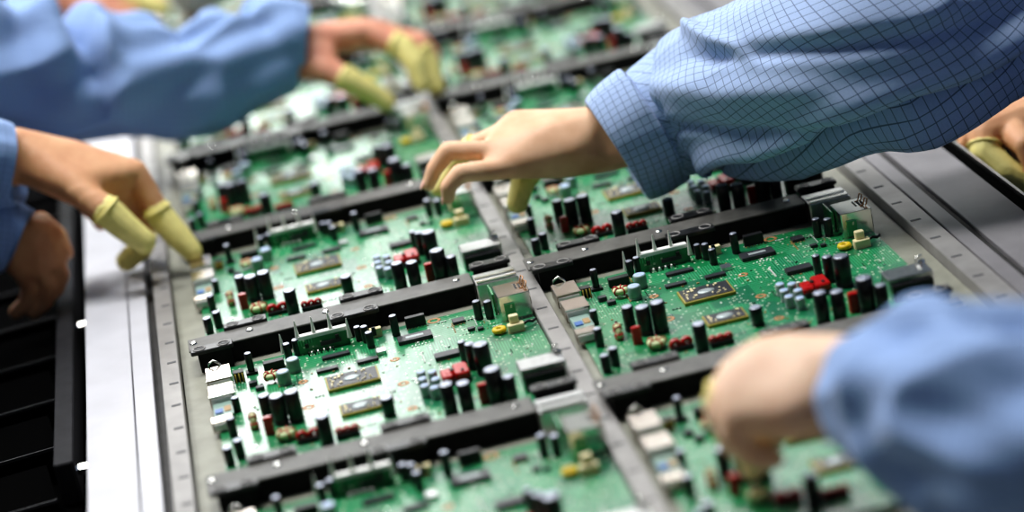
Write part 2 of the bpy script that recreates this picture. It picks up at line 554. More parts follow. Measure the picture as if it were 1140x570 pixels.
def make_board():
    B = thing('circuit_board', '', 'circuit board')
    MB().box(-44, 202.6, 55, 273.5, -1.7, 0, ch=.2).build('substrate', 'pcb', B)
    # capacitors: u, v, diameter, height
    for u, v, d, h in ((-8, 149, 9, 19), (0.6, 135, 11, 21.5), (11.6, 133, 11, 23), (28.5, 75, 10, 22),
                       (75.4, 100, 9.5, 14), (-29, 179, 6, 11), (-34.5, 133, 6.5, 14), (-40, 82, 7, 13), (-32, 90, 7, 13.5),
                       (99.5, 255.5, 6.3, 16.5), (163.5, 248, 6.6, 14.8), (171.5, 244, 6.6, 14), (140.2, 167, 6.2, 16),
                       (150.5, 134, 12.5, 23.5), (144, 149, 8, 20), (116.5, 72.5, 10.2, 24), (128.1, 70, 10.2, 22.8),
                       (150, 75, 12.5, 26), (159.5, 69, 9, 20), (16.2, 260, 6.2, 13), (23.6, 265.5, 6.2, 12.5),
                       (71.5, 264, 5.6, 11.5), (76.5, 257, 6, 13), (78.5, 243, 6.2, 12.5)):
        cap(B, u, v, d, h)
    o = cap(B, -13.5, 250, 5.6, 14.5, z0=2)
    MB().box(-18, -9, 246, 254, 0, 2, ch=.4).build('foot_block', 'black', o)
    for u, v in ((105.5, 146), (113.2, 141), (104.8, 132), (113.5, 125.5), (104.5, 118), (110.5, 110)):
        cap(B, u, v, 7, 9, top='bluish', body='grey_can', n=16)
    for u, v in ((18, 231.5), (9, 210.5)):
        cap(B, u, v, 10.2, 10.6, top='bluish', body='glassgrey')
    # inductors
    toroid(B, .3, 222, 5.2, 4.0, 2.2, turns=5)
    toroid(B, -19, 139, 5, 3.6, 2.3, turns=6, axis='x')
    toroid(B, 1.5, 103, 4.5, 4.4, 2.6, turns=5)
    coil_lumps(B, 16.5, 90, 17, 2, 7.5)
    coil_lumps(B, 43.5, 81, 17, 3, 8.5)
    m = MB().box(-12.5, -5.5, 118, 122, 0, 13.5, ch=1.2)
    o = m.build('film_capacitor', 'red', B)
    o = MB().box(138, 146, 78, 83, 0, 15, ch=1.2).build('film_capacitor', 'red', B)
    # red wound block behind the twin cans
    o = MB().box(119, 139, 126, 147, 0, 4, ch=.8).build('wound_transformer', 'black', B)
    rt = MB()
    rt.box(118.5, 127, 127, 143, 3, 7.6, ch=1.8).box(128, 139, 126, 147, 4, 8.6, ch=1.8).box(122, 136, 132, 140, 4, 8, ch=.6)
    rt.build('red_winding', 'red', o)
    MB().box(125.5, 128.5, 134, 138, 7.6, 9.2, ch=.6).build('core_post', 'black', o)
    MB().box(133, 135.5, 129, 133, 8.3, 9.4, ch=.6).build('core_post', 'black', o)
    pn = MB()
    for k in range(4):
        pn.box(119 + 5.5 * k, 121.4 + 5.5 * k, 150, 152.5, 0, 5, ch=.4)
    pn.build('terminals', 'white', o, kind='stuff')
    # integrated circuits
    chip(B, 40, 61.5, 238.5, 244.5, 2.2)
    chip(B, 33.5, 50, 213.5, 219.5, 2.2)
    chip(B, 64.5, 80.5, 212, 218, 2.4)
    chip(B, 98.5, 125, 231, 244, 3.2, mark=True)
    chip(B, 120, 140, 180, 190, 3.4)
    chip(B, 143, 152.5, 247, 256, 2.4)
    chip(B, 151.5, 157, 225.5, 230.5, 2.4, pins=False)
    chip(B, 158.5, 163, 222, 226, 2.2, pins=False)
    o = MB().box(-4, 12, 244, 251, .6, 7, ch=.8).build('relay', 'black', B)
    chip(B, -17.5, -11, 220, 225.5, 3.6)
    chip(B, -13, -6.5, 208, 213, 3.2)
    o = MB().box(108.5, 124, 262, 267.5, .4, 9, ch=.6).build('power_transistor', 'black', B)
    lg = MB()
    for k in range(6):
        lg.box(109.5 + k * 2.5, 110.5 + k * 2.5, 259.5, 262.3, 0, 1.6)
    lg.build('legs', 'chrome', o, kind='stuff')
    # hybrid modules with gold rims
    for (u0, u1, v0, v1) in ((38, 77.3, 169.5, 197), (42.5, 72.8, 115.5, 136)):
        o = MB().box(u0, u1, v0, v1, .2, 2.6, ch=.4).build('hybrid_module', 'gold', B)
        MB().box(u0 + 1.2, u1 - 1.2, v0 + 1.6, v1 - 1, 2.4, 3.0, ch=.3).build('module_face', 'chip', o)
        uc, vc = (u0 + u1) / 2, (v0 + v1) / 2
        MB().lathe(0, 0, [(6.5, 0), (6.3, .5), (4, .9)], n=24, mtx=Matrix.Translation((uc * MM, vc * MM, 3.0 * MM)) @ Matrix.Diagonal((1, .7, 1, 1))).build('potting_blob', 'grey_can', o)
        pm = MB()
        rnd = random.Random(5)
        for k in range(26):
            x, y = rnd.uniform(u0 + 3, u1 - 4), rnd.uniform(v0 + 3, v1 - 4)
            if abs(x - uc) < 8 and abs(y - vc) < 6:
                continue
            pm.box(x, x + rnd.uniform(.8, 2), y, y + rnd.uniform(.8, 3), 2.9, 3.7)
        pm.build('module_pads', 'cream', o, kind='stuff')
    # bare copper rings on the board
    for u, v, r in ((92, 103, 4), (92, 154, 4.4), (92, 206, 4), (22, 206, 4), (21.5, 153, 4.6), (130.5, 268, 5.5)):
        MB().torus((u, v, .12), r - 1.3, 1.3, rv=.22, n=20, m=6).build('copper_ring', 'copper', B)
    # jacks along the edge
    for v0, v1, h in ((228, 256, 10), (193.5, 217, 10)):
        o = MB().box(-47.5, -28.5, v0, v1, 0, h, ch=.7).build('jack_socket', 'jack', B)
        MB().box(-46.5, -30, v0 - 1.2, v0 + .5, 1.2, h - 1.6, ch=.3).build('mouth', 'white', o)
        lip = MB().box(-47.8, -28.2, v0 - .6, v0 + 1.2, h - .8, h + .3, ch=.2)
        lip.build('front_lip', 'chrome', o)
    tw = MB()
    tw.tube([(-46, 258, 6), (-44, 259, 12), (-40, 258, 14.5), (-36, 258, 11), (-34, 257, 7)], .9)
    tw.build('spring_clip', 'chrome', B)
    o = MB().box(-48.5, -33, 146, 157.5, 0, 8, ch=.6).build('jack_socket', 'jack', B)
    MB().box(-47.5, -34, 145, 146.3, 1.2, 6.6, ch=.3).build('mouth', 'white', o)
    o = MB().box(-46, -31.5, 164, 190, 0, 5.5, ch=.6).build('socket_body', 'glassgrey', B)
    MB().box(-45, -39, 168, 176, 5.3, 6.6, ch=.4).build('blue_insert', 'blue', o)
    MB().box(-38, -33, 170, 180, 5.3, 6.2, ch=.4).build('tan_insert', 'tan', o)
    # jumper block with gold pins
    o = MB().box(-27.5, -19.5, 238, 245, 0, 7.5, ch=.5).build('pin_header', 'black', B)
    for k in range(3):
        MB().tube([(-26 + 2.7 * k, 236.8, 7), (-26 + 2.7 * k, 236.8, 2.5), (-26 + 2.7 * k, 234, .4)], .5, n=6).build('gold_pin', 'gold', o)
    # upright daughter board with white socket rail and five tall pins
    o = MB().box(25, 64.5, 262.5, 264.2, 0, 11.5, ch=.2).build('daughter_board', 'pcb', B)
    MB().box(26, 64, 263.2, 269, 7.5, 14.6, ch=.8).build('socket_rail', 'white', o)
    MB().box(42, 58, 261.4, 262.6, 4, 7, ch=.3).build('face_chip', 'chip', o)
    MB().box(30, 32.8, 261.2, 262.6, 5, 8.2, ch=.3).build('face_transistor', 'black', o)
    MB().box(54, 56.8, 261.0, 262.6, 7, 10.2, ch=.3).build('face_transistor', 'black', o)
    for k in range(5):
        u = 13.2 + 12.9 * k
        zb = 6 if k in (0, 4) else 12
        MB().lathe(u, 260.5 if k in (0, 4) else 266, [(2.1, zb), (1.9, zb + 2), (1.2, zb + 8), (.7, zb + 13.5), (.3, zb + 15.5)], n=12).build('guide_pin', 'pin', o)
    cb = MB()
    for k in range(9):
        cb.box(31 + 2.4 * k, 32.1 + 2.4 * k, 256.5, 259.5, 0, 2.6, mat=k % 2)
    cb.build('pin_comb', ['black', 'white'], B)
    # cream parts
    o = MB().box(80.5, 89.5, 262, 267, 0, 7, ch=.6).build('cream_connector', 'cream', B)
    MB().box(82, 85, 260.5, 262.3, 2, 9, ch=.3).build('latch', 'black', o)
    o = MB().box(179, 191.5, 200, 206.5, 0, 6.5, ch=.8).build('cream_connector', 'cream', B)
    MB().box(181.5, 188.5, 203, 208.5, 6, 12.5, ch=.8).build('upper_block', 'cream', o)
    MB().tube([(191, 207, 3), (195, 207.5, 4.5), (199, 208.5, 3), (202, 212, 3)], 1.1).build('black_lead', 'wire', o)
    MB().torus((173, 208, 2.6), 3.6, 2.1, n=18, m=8).build('yellow_coil', 'yellow', B)
    # tuner box with two bent clips and the green board beside it
    o = MB().box(178.5, 203.2, 228.5, 257, 0, 20, ch=.7).build('tuner_box', 'chrome', B)
    MB().box(182, 190, 226.9, 228.8, 1, 14, ch=.3).build('painted_reflection', 'pcb', o)  # green patch painted as the board's reflection on the box front
    for k, (u, v) in enumerate(((199.5, 250), (200, 238))):
        MB().tube([(u - 3, v, 20), (u - .5, v, 20.4), (u + .6, v + .5, 22.5), (u + 1.8, v + 1, 25.5), (u + 3, v - 1.5, 25), (u + 1.8, v - 2.5, 22), (u + .6, v - 3, 20.4)], .55, n=6).build('bent_clip', 'copper', o)
    for k in range(3):
        MB().box(194 + k * 3, 195.4 + k * 3, 240, 251, 19.8, 20.3).build('vent_slot', 'black', o)
    MB().box(176.2, 177.8, 247, 272, 0, 17, ch=.2).build('upright_board', 'pcb', B)
    # shield can at the corner with a screw terminal
    o = MB().box(170, 203, 83, 104, 0, 16, ch=1.2).build('shield_can', 'alu', B)
    MB().box(171.5, 201, 79.5, 83.4, 0, 11.5, ch=.5).build('front_socket', 'black', o)
    MB().lathe(200, 100, [(3, 15.8), (3, 18), (2.2, 19)], n=14).build('terminal_screw', 'chrome', o)
    MB().tube([(196, 103, 16), (198, 104, 20), (202, 104, 21)], .7, n=6).build('terminal_lug', 'chrome', o)
    # white cable sockets with the two modules beside them
    o = MB().box(80, 88, 222, 231, 0, 2.8, ch=.4).build('crystal_can', 'alu', B)
    # uncountable tiny parts
    rnd = random.Random(11)
    t = MB()
    for k in range(46):
        u, v = (rnd.gauss(160, 18), rnd.gauss(238, 18)) if k < 18 else (rnd.uniform(-36, 190), rnd.uniform(62, 262))
        du, dv = ((2.6, 0), (0, 3.2))[rnd.random() < .5]
        l, w, h = rnd.choice(((1.8, 1.0, .7), (1.0, 1.8, .7), (1.4, .7, .5), (.8, 1.4, .5)))
        mt = rnd.choice((0, 0, 1, 2, 3))
        for q in range(rnd.randint(2, 8)):
            a, b = u + du * q, v + dv * q
            if -40 < a < 198 and 58 < b < 269:
                t.box(a, a + l, b, b + w, 0, h, mat=mt)
    for k in range(90):
        u, v = rnd.uniform(-40, 198), rnd.uniform(58, 268)
        l, w = rnd.choice(((2, 1.2), (1.2, 2), (1.6, .8), (.9, 1.6)))
        t.box(u, u + l, v, v + w, 0, rnd.uniform(.4, .9), mat=rnd.choice((0, 1, 2, 3)))
    t.build('surface_mount_specks', ['white', 'chip', 'tan', 'chrome'], B, kind='stuff')
    return B


ORD = ['first', 'second', 'third', 'fourth', 'fifth', 'sixth', 'seventh']
WHAT = {(0, 0): 'green circuit board, sharp, with glaring white sockets, between black bars near the white plate',
        (1, 0): 'sharp dark green circuit board beside the grey plate, just under the checked sleeve',
        (0, 1): 'green circuit board touched by a yellow fingertip, beside the white plate',
        (1, 1): 'green circuit board shaded beneath the bare fingers and rolled checked cuff',
        (0, -1): 'blurred green circuit board at the bottom edge, between white plate and divider rail',
        (1, -1): 'blurred green circuit board beneath the fist in the plain blue sleeve'}
first = make_board()
for i in (0, 1):
    for j in range(-1, 6 if i == 0 else 5):
        o = first if (i, j) == (0, 0) else copy_tree(first)
        o.location = (PX * i * MM, (Y0 + PY * j) * MM, 0)
        col = 'white plate' if i == 0 else 'grey plate'
        o['label'] = WHAT.get((i, j), 'blurred green circuit board, %s from the front in the column along the %s' % (ORD[j + 1], col))
        o['category'] = 'circuit board'
        o['group'] = 'green circuit boards in the carrier'


# ------------------------------------------------------------------ black cross bars
def bracket(par, u0, u1, v0, v1, z, drop):
    b = MB().box(u0, u1, v0, v1, z - 3, z, ch=1.2)
    o = b.build('bracket', 'bracket', par)
    vb = (v0, v1)
    if drop < 0:
        MB().box(u0 + 5, u1 - 2.5, v0 + 2.2, v1 - .2, -3, z - 3).build('bracket_web', 'bar', o)
    else:
        MB().box(u0 + 2.5, u1 - 2.5, v0 + .2, v1 - 2, -3, z - 3).build('bracket_web', 'bar', o)
    for cu in (u0 + 7, u1 - 7):
        s = MB()
        s.box(cu - 4.5, cu + 4.5, (v0 + v1) / 2 - 2, (v0 + v1) / 2 + 2, z - .1, z + .25, ch=1.4)
        s.build('slot', 'black', o)
        MB().torus((cu, (v0 + v1) / 2, z + .1), 4.6, .55, n=20, m=6).build('slot_rim', 'rail', o)
    return o


def make_bar():
    B = thing('cross_bar', '', 'bar')
    MB().box(-51.5, 168.5, 14, 41, -3.9, 11.4, ch=.6).build('bar_body', 'bar', B)
    MB().box(-57.3, 168.8, 13.6, 41.4, 11.4, 12.7, ch=.9).build('top_strip', 'bartop', B)
    bracket(B, -56, -23, 1.5, 13.4, 15.4, -1)
    bracket(B, 53, 92, 1.5, 13.4, 15.4, -1)
    bracket(B, -28, 6.5, 41.6, 53.5, 15, 1)
    bracket(B, 65, 100, 41.6, 53.5, 15, 1)
    o = MB().box(169.5, 203, 5, 31, -3, 13.2, ch=.8).build('end_shoe', 'alu', B)
    MB().box(170.5, 202, 7, 10.5, 13, 14.6, ch=.5).build('shoe_rib', 'chrome', o)
    MB().box(170.5, 202, 18, 21, 13, 14.2, ch=.5).build('shoe_rib', 'chrome', o)
    for u in (-53, -8.5, 52, 157):
        s = MB().lathe(u, 30, [(3, 12.5), (2.9, 13.3), (2, 13.8)], n=14).build('screw', 'chrome', B)
        MB().box(u - 2, u + 2, 29.6, 30.4, 13.6, 13.95).build('screw_slot', 'mark', s)
    bracket(B, 170.5, 203.2, 41.6, 53.5, 15.6, 1)
    return B


bar0 = make_bar()
for i in (0, 1):
    for k in range(-1, 5 if i == 0 else 4):
        o = bar0 if (i, k) == (0, 0) else copy_tree(bar0)
        o.location = (PX * i * MM, (Y0 + PY * (k + 1)) * MM, 0)
        if k == -1:
            o.location.y = Y0 * MM
        col = 'white plate' if i == 0 else 'grey plate'
        o['label'] = 'black slotted cross bar, %s from the front in the column along the %s' % (ORD[k + 1], col)
        o['category'] = 'bar'
        o['group'] = 'black cross bars between the circuit boards'


# ------------------------------------------------------------------ hands
def sphere_pts(c, r, n=2):
    bm = bmesh.new()
    bmesh.ops.create_icosphere(bm, subdivisions=n, radius=r)
    pts = [Vector(c) + v.co for v in bm.verts]
    bm.free()
    return pts


def hull_into(bm, balls):
    tmp = bmesh.new()
    for c_, r_ in balls:
        for p in sphere_pts(c_, r_):
            tmp.verts.new(p)
    bmesh.ops.convex_hull(tmp, input=tmp.verts[:])
    loose = [v for v in tmp.verts if not v.link_faces]
    bmesh.ops.delete(tmp, geom=loose, context='VERTS')
    me = bpy.data.meshes.new('tmp')
    tmp.to_mesh(me)
    tmp.free()
    bm.from_mesh(me)
    bpy.data.meshes.remove(me)


def blob(name, hulls, mat, parent, voxel=0.0016, smooth=6, soft=None):
    """one continuous skin round groups of balls; each group is filled as a convex lump"""
    bm = bmesh.new()
    for h in hulls:
        hull_into(bm, h)
    me = bpy.data.meshes.new(name)
    bm.to_mesh(me)
    bm.free()
    o = bpy.data.objects.new(name, me)
    COL.objects.link(o)
    r = o.modifiers.new('r', 'REMESH')
    r.mode = 'VOXEL'
    r.voxel_size = voxel
    s = o.modifiers.new('s', 'SMOOTH')
    s.iterations = smooth
    s.factor = 0.5
    dg = bpy.context.evaluated_depsgraph_get()
    ev = o.evaluated_get(dg)
    nm = bpy.data.meshes.new_from_object(ev)
    o.modifiers.clear()
    o.data = nm
    nm.name = name
    if soft:                       # round off the back of the hand, leaving the fingers as they are
        bm = bmesh.new()
        bm.from_mesh(nm)
        for k, (q, times) in enumerate(((1.0, 14), (.85, 22), (.7, 30))):
            vs = [v for v in bm.verts if (v.co - soft[0]).length < soft[1] * q]
            for _ in range(times):
                bmesh.ops.smooth_vert(bm, verts=vs, factor=.5, use_axis_x=True, use_axis_y=True, use_axis_z=True)
        bm.to_mesh(nm)
        bm.free()
    bpy.data.meshes.remove(me)
    nm.materials.clear()
    nm.materials.append(M[mat])
    nm.polygons.foreach_set('use_smooth', [True] * len(nm.polygons))
    attach(o, parent)
    return o


def ball(px, py, Y, rpx):
    p = at(px, py, Y)
    return (p, rpx * pxm(p))


def chain(*balls):
    return [[balls[i], balls[i + 1]] for i in range(len(balls) - 1)]


def grow(b, k=1.0, e=0.0):
    return (b[0], b[1] * k + e)


def lerp_ball(a, b, t):
    return (a[0].lerp(b[0], t), a[1] * (1 - t) + b[1] * t)


def cot(parent, balls, rim=True, e=0.0008, name='finger_cot'):
    hs = chain(*[grow(b, 1.03, e) for b in balls])
    o = blob(name, hs, 'cot', parent, voxel=0.0013, smooth=4)
    if rim:
        a, b = balls[0], balls[1]
        ax = (b[0] - a[0]).normalized()
        q = Vector((0, 0, 1)).rotation_difference(ax).to_matrix().to_4x4()
        mb = MB()
        tb = MB().torus((0, 0, 0), (a[1] * 1.05 + e) / MM, 1.0, n=28, m=8)
        mtx = Matrix.Translation(a[0]) @ q
        for vv in tb.v:
            mb.v.append(mtx @ vv)
        mb.f, mb.mi, mb.sm = tb.f, tb.mi, tb.sm
        mb.build('rolled_rim', 'cot', o)
    return o


# ------------------------------------------------------------------ sleeves
def catmull(pts, t):
    n = len(pts) - 1
    x = min(max(t * n, 0), n - 1e-6)
    i = int(x)
    f = x - i
    p0, p1, p2, p3 = pts[max(i - 1, 0)], pts[i], pts[i + 1], pts[min(i + 2, n)]
    return tuple(0.5 * (2 * b + (c_ - a) * f + (2 * a - 5 * b + 4 * c_ - d) * f * f + (3 * b - a - 3 * c_ + d) * f ** 3) for a, b, c_, d in zip(p0, p1, p2, p3))


def sleeve(name, path, mat, parent, disp, ns=150, nt=110, flat=0.85, thick=0.0012, close_end=True, tilt=None, uvrot=0.0, damp=lambda q: min(1.0, .15 + q / .06), rest=None):
    """cloth tube: path = [(point, radius)], first entry is the open mouth. disp(s, th, q) -> metres of fold"""
    ctrl = [(p.x, p.y, p.z, r) for p, r in path]
    rows = [catmull(ctrl, k / ns) for k in range(ns + 1)]
    P = [Vector(r[:3]) for r in rows]
    R = [r[3] for r in rows]
    S = [0.0]
    for k in range(ns):
        S.append(S[-1] + (P[k + 1] - P[k]).length)
    rm = sum(R) / len(R)
    v, f, uv = [], [], []
    for k in range(ns + 1):
        T = (P[min(k + 1, ns)] - P[max(k - 1, 0)]).normalized()
        if tilt is not None and k < ns * 0.25:
            w = 1 - k / (ns * 0.25)
            T = (T * (1 - w) + tilt.normalized() * w).normalized()
        up = Vector((0, -0.35, 1)).normalized()
        N = (up - T * up.dot(T)).normalized()
        Bn = T.cross(N)
        for i in range(nt):
            th = 2 * math.pi * i / nt
            d = disp(S[k], th, R[k]) * damp(S[k])
            rr = R[k] + d
            v.append(P[k] + N * math.cos(th) * rr + Bn * math.sin(th) * rr * flat)
            if rest:                       # cloth lies on what it touches
                zm = rest(v[-1].x)
                if v[-1].z < zm + .006:
                    v[-1].z = zm + .006 * math.exp((v[-1].z - zm - .006) / .006)
            uv.append((th * rm, S[k]))
    loops = []
    for k in range(ns):
        for i in range(nt):
            j = (i + 1) % nt
            f.append((k * nt + i, k * nt + j, (k + 1) * nt + j, (k + 1) * nt + i))
            u0, u1 = uv[k * nt + i][0], uv[k * nt + i][0] + 2 * math.pi * rm / nt
            loops += [(u0, S[k]), (u1, S[k]), (u1, S[k + 1]), (u0, S[k + 1])]
    me = bpy.data.meshes.new(name)
    me.from_pydata([tuple(p) for p in v], [], f)
    ul = me.uv_layers.new(name='UVMap')
    ca, sa = math.cos(uvrot), math.sin(uvrot)
    for li, (a, b) in enumerate(loops):
        ul.data[li].uv = (a * ca - b * sa, a * sa + b * ca)
    me.materials.append(M[mat])
    me.polygons.foreach_set('use_smooth', [True] * len(me.polygons))
    o = bpy.data.objects.new(name, me)
    COL.objects.link(o)
    sol = o.modifiers.new('solid', 'SOLIDIFY')
    sol.thickness = thick
    sol.offset = -1
    attach(o, parent)
    return o


def nz(x, y, z):
    return noise.noise(Vector((x, y, z)))


def folds(amp, fs, ft, seed, skew=0.0, ridge=None, rings=()):
    def fn(s, th, r):
        c_, s_ = math.cos(th), math.sin(th)
        w = nz(s * fs + skew * th + seed, c_ * ft + seed, s_ * ft)
        w2 = nz(s * fs * 2.3 + seed * 2, c_ * ft * 1.7, s_ * ft * 1.7 + s * 6)
        d = amp * ((1 - abs(w) * 2.4) * 0.6 + w2 * 0.55)
        for (s0, wd, a, t0, tw) in rings:                  # a crease running round the arm
            dt = (th - t0 + math.pi) % (2 * math.pi) - math.pi
            d += a * math.exp(-((s - s0 - .02 * dt) / wd) ** 2) * math.exp(-(dt / tw) ** 2)
        if ridge:
            for (s0, t0, s1, t1, wd, a) in ridge:      # a fold drawn from (s0, t0) to (s1, t1)
                if s1 == s0:
                    continue
                q = (s - s0) / (s1 - s0)
                if -0.15 < q < 1.15:
                    tc = t0 + (t1 - t0) * q
                    dt = (th - tc + math.pi) % (2 * math.pi) - math.pi
                    fade = min(1, max(0, (q + .15) / .2)) * min(1, max(0, (1.15 - q) / .2))
                    d += a * fade * math.exp(-(dt / wd) ** 2)
        return d
    return fn


# --- worker at the right with the sharp checked sleeve
pc = thing('person', 'worker in a sharp blue checked sleeve with rolled cuff, bare hand reaching over boards', 'person', at(577, 243, .88))
Y = .87
wt, wb = ball(664, 140, Y, 22), ball(672, 172, Y - .005, 21)
ft_, fb = ball(735, 112, Y - .01, 26), ball(742, 150, Y - .02, 26)
ix = ball(573, 134, Y + .03, 13)
md = ball(556, 150, Y + .02, 13)
rg = ball(547, 168, Y, 12.5)
pk = ball(556, 188, Y - .015, 13)
hd = ball(622, 186, Y - .01, 15)       # heel on the little finger side
tb = ball(628, 150, Y + .01, 21)
bk = ball(604, 156, Y - .002, 22)      # rounded back of the hand
b2 = ball(590, 172, Y - .008, 19)
b3 = ball(638, 164, Y - .008, 24)
hulls = [[wt, wb, ft_, fb], [wt, wb, ix, md, tb], [wt, wb, md, rg, tb], [wb, rg, pk, hd], [wt, wb, hd, tb], [ix, md, rg, tb], [rg, pk, hd, tb], [bk, tb, hd], [bk, md, rg], [bk, pk, hd], [bk, ix, md], [bk, wt, wb], [bk, b2, b3], [b2, b3, hd], [b2, rg, pk], [b3, wt, wb], [bk, b2, rg], [wt, wb, ix, md, rg, pk, hd, tb, bk, b2, b3]]
rg_ch = [rg, ball(499, 168, Y + .005, 10.6), ball(484, 188, Y + .005, 9.2), ball(477, 206, Y + .005, 7.2)]
pk_ch = [pk, ball(512, 193, Y - .02, 10.4), ball(499, 208, Y - .02, 9), ball(499, 221, Y - .018, 7)]
md_ch = [md, ball(522, 164, Y + .035, 10), ball(503, 186, Y + .04, 8.6), ball(488, 210, Y + .035, 7.6)]
ix_ch = [ix, ball(548, 162, Y + .05, 10), ball(540, 178, Y + .07, 8.6), ball(540, 188, Y + .075, 7.6)]
th_ch = [tb, ball(600, 178, Y + .02, 13.5), ball(582, 203, Y + .012, 11.6), ball(576, 226, Y + .008, 10.4)]
for ch in (rg_ch, pk_ch, md_ch, ix_ch, th_ch):
    ch[1:] = [grow(b, 1.08) for b in ch[1:]]
    hulls += chain(*ch)
body = blob('body', hulls, 'skin', pc, voxel=0.0013, smooth=12, soft=(at(608, 158, .868), .058))
cot(pc, [lerp_ball(md_ch[0], md_ch[1], .85), md_ch[1], md_ch[2], md_ch[3]])
cot(pc, [lerp_ball(ix_ch[1], ix_ch[2], .1), ix_ch[2], ix_ch[3]])
cot(pc, [lerp_ball(th_ch[1], th_ch[2], .3), th_ch[2], th_ch[3]])
# nails of the two bare fingers
for ch in (rg_ch, pk_ch):
    d = (ch[3][0] - ch[2][0]).normalized()
    out = Vector((-1, 0, .35))
    out = (out - d * out.dot(d)).normalized()
    q = Matrix((d.cross(out).normalized(), d, out)).transposed().to_4x4()
    MB().lathe(0, 0, [(1.0, -.9), (.95, .0), (.6, .3)], n=16, mtx=Matrix.Translation(ch[3][0] + out * ch[3][1] * .93 + d * .001) @ q @ Matrix.Diagonal((3.6, 5.0, 1, 1))).build('fingernail', 'nail', pc)
    attach(pc.children[-1], pc)
# sleeve
path = [(722, 144, .858, 60), (736, 135, .857, 70), (780, 116, .85, 82), (850, 94, .79, 94), (950, 57, .735, 104), (1040, 24, .73, 112), (1140, -48, .76, 126), (1260, -140, .76, 135)]
pp = [(at(a, b, yy), r * pxm(at(a, b, yy))) for a, b, yy, r in path]
sleeve('shirt_sleeve', pp, 'check', pc, folds(.0065, 9, 1.1, 3.1, skew=.35, ridge=[
    (.02, 2.5, .21, 2.1, .11, -.024), (.02, 2.8, .26, 2.45, .2, .014), (.02, 2.2, .21, 1.78, .16, .013),
    (.2, 1.95, .37, 1.75, .11, -.020), (.2, 1.62, .38, 1.4, .16, .011), (.22, 2.3, .4, 2.2, .16, .010),
    (.05, 1.45, .2, 1.9, .10, -.008), (.05, .9, .2, 1.4, .18, .008), (.09, .15, .16, .8, .12, .010), (.12, .7, .3, 1.2, .12, -.010), (.3, .8, .5, 1.3, .2, -.014)]), ns=260, nt=220, uvrot=-.28, rest=lambda x: .0275 - .02 * min(1, max(0, (x - .46) / .07)))
ca, cb_ = at(686, 168, .856), at(731, 138, .856)
cax = cb_ - ca
kk = pxm(ca)
cp = [(ca + cax * t, r * kk) for t, r in ((.0, 66), (.03, 71), (.2, 75), (.45, 78), (.7, 79), (.95, 79), (1.0, 74), (1.04, 68))]
sleeve('rolled_cuff', cp, 'check', pc, folds(.0022, 8, 1.0, 8.2, ridge=[(0, 1.7, .05, 2.2, .2, -.003), (0, 1.0, .05, 1.2, .2, .002)]), ns=48, nt=180, thick=.003, flat=.78, uvrot=.12, damp=lambda q: 1)

# --- worker at the left, two hands
pa = thing('person', 'worker beside the black crate, bare hand with yellow finger cots pressing a board corner', 'person', at(20, 170, 1.03))
Y = 1.02
w1, w2 = ball(18, 158, Y, 17), ball(24, 188, Y - .01, 17)
f1, f2 = ball(-40, 165, Y - .005, 24), ball(-36, 200, Y - .015, 22)
k1 = ball(150, 191, Y - .005, 14.5)
k2 = ball(126, 214, Y - .01, 15)
k3 = ball(108, 224, Y - .01, 15)
k4 = ball(92, 220, Y, 14)
tb = ball(78, 205, Y - .03, 17)
mid = ball(80, 170, Y + .005, 17)
hulls = [[w1, w2, f1, f2], [w1, w2, mid, tb], [mid, k1, k2, tb], [mid, tb, k2, k3], [tb, k3, k4, w2], [w1, mid, k1], [k1, k2, mid]]
ixc = [k1, ball(176, 238, Y - .012, 13.5), ball(199, 264, Y - .02, 12), ball(214, 280, Y - .025, 9.5)]
thc = [tb, ball(115, 232, Y - .045, 15.5), ball(138, 252, Y - .048, 13.5), ball(160, 269, Y - .05, 11.5)]
mdc = [k2, ball(160, 254, Y - .0, 11.5), ball(158, 276, Y + .01, 10.5), ball(141, 290, Y + .008, 10)]
rgc = [k3, ball(124, 246, Y + .012, 10), ball(132, 256, Y + .02, 8)]
pkc = [k4, ball(108, 240, Y + .02, 9), ball(112, 250, Y + .025, 7)]
for ch in (ixc, thc, mdc, rgc, pkc):
    ch[1:] = [grow(b, 1.12) for b in ch[1:]]
    hulls += chain(*ch)
# the other, shaded hand
Y2 = 1.02
s1, s2 = ball(5, 262, Y2, 26), ball(40, 262, Y2, 26)
q1, q2, q3, q4 = ball(56, 262, Y2, 15), ball(56, 285, Y2 - .005, 15), ball(44, 300, Y2 - .01, 14), ball(24, 300, Y2 - .01, 14)
e1 = ball(-60, 262, Y2, 30)
hulls += [[e1, s1], [s1, s2, q1], [s1, s2, q1, q2, q3], [s1, q3, q4]]
for kk, dx, dy in ((q1, 6, 40), (q2, 2, 36), (q3, 0, 34), (q4, -2, 34)):
    c0 = kk[0]
    m1 = (c0 + Vector((.004 + dx * 1e-4, 0, -.018)), .0085)
    hulls += chain((c0, .0095), m1, (m1[0] + Vector((-.007, 0, -.012)), .0078), (m1[0] + Vector((-.018, 0, -.018)), .007))
tq = ball(46, 246, Y2 + .02, 11)
hulls += chain(s2, tq, ball(66, 262, Y2 + .03, 9), ball(74, 282, Y2 + .03, 8))
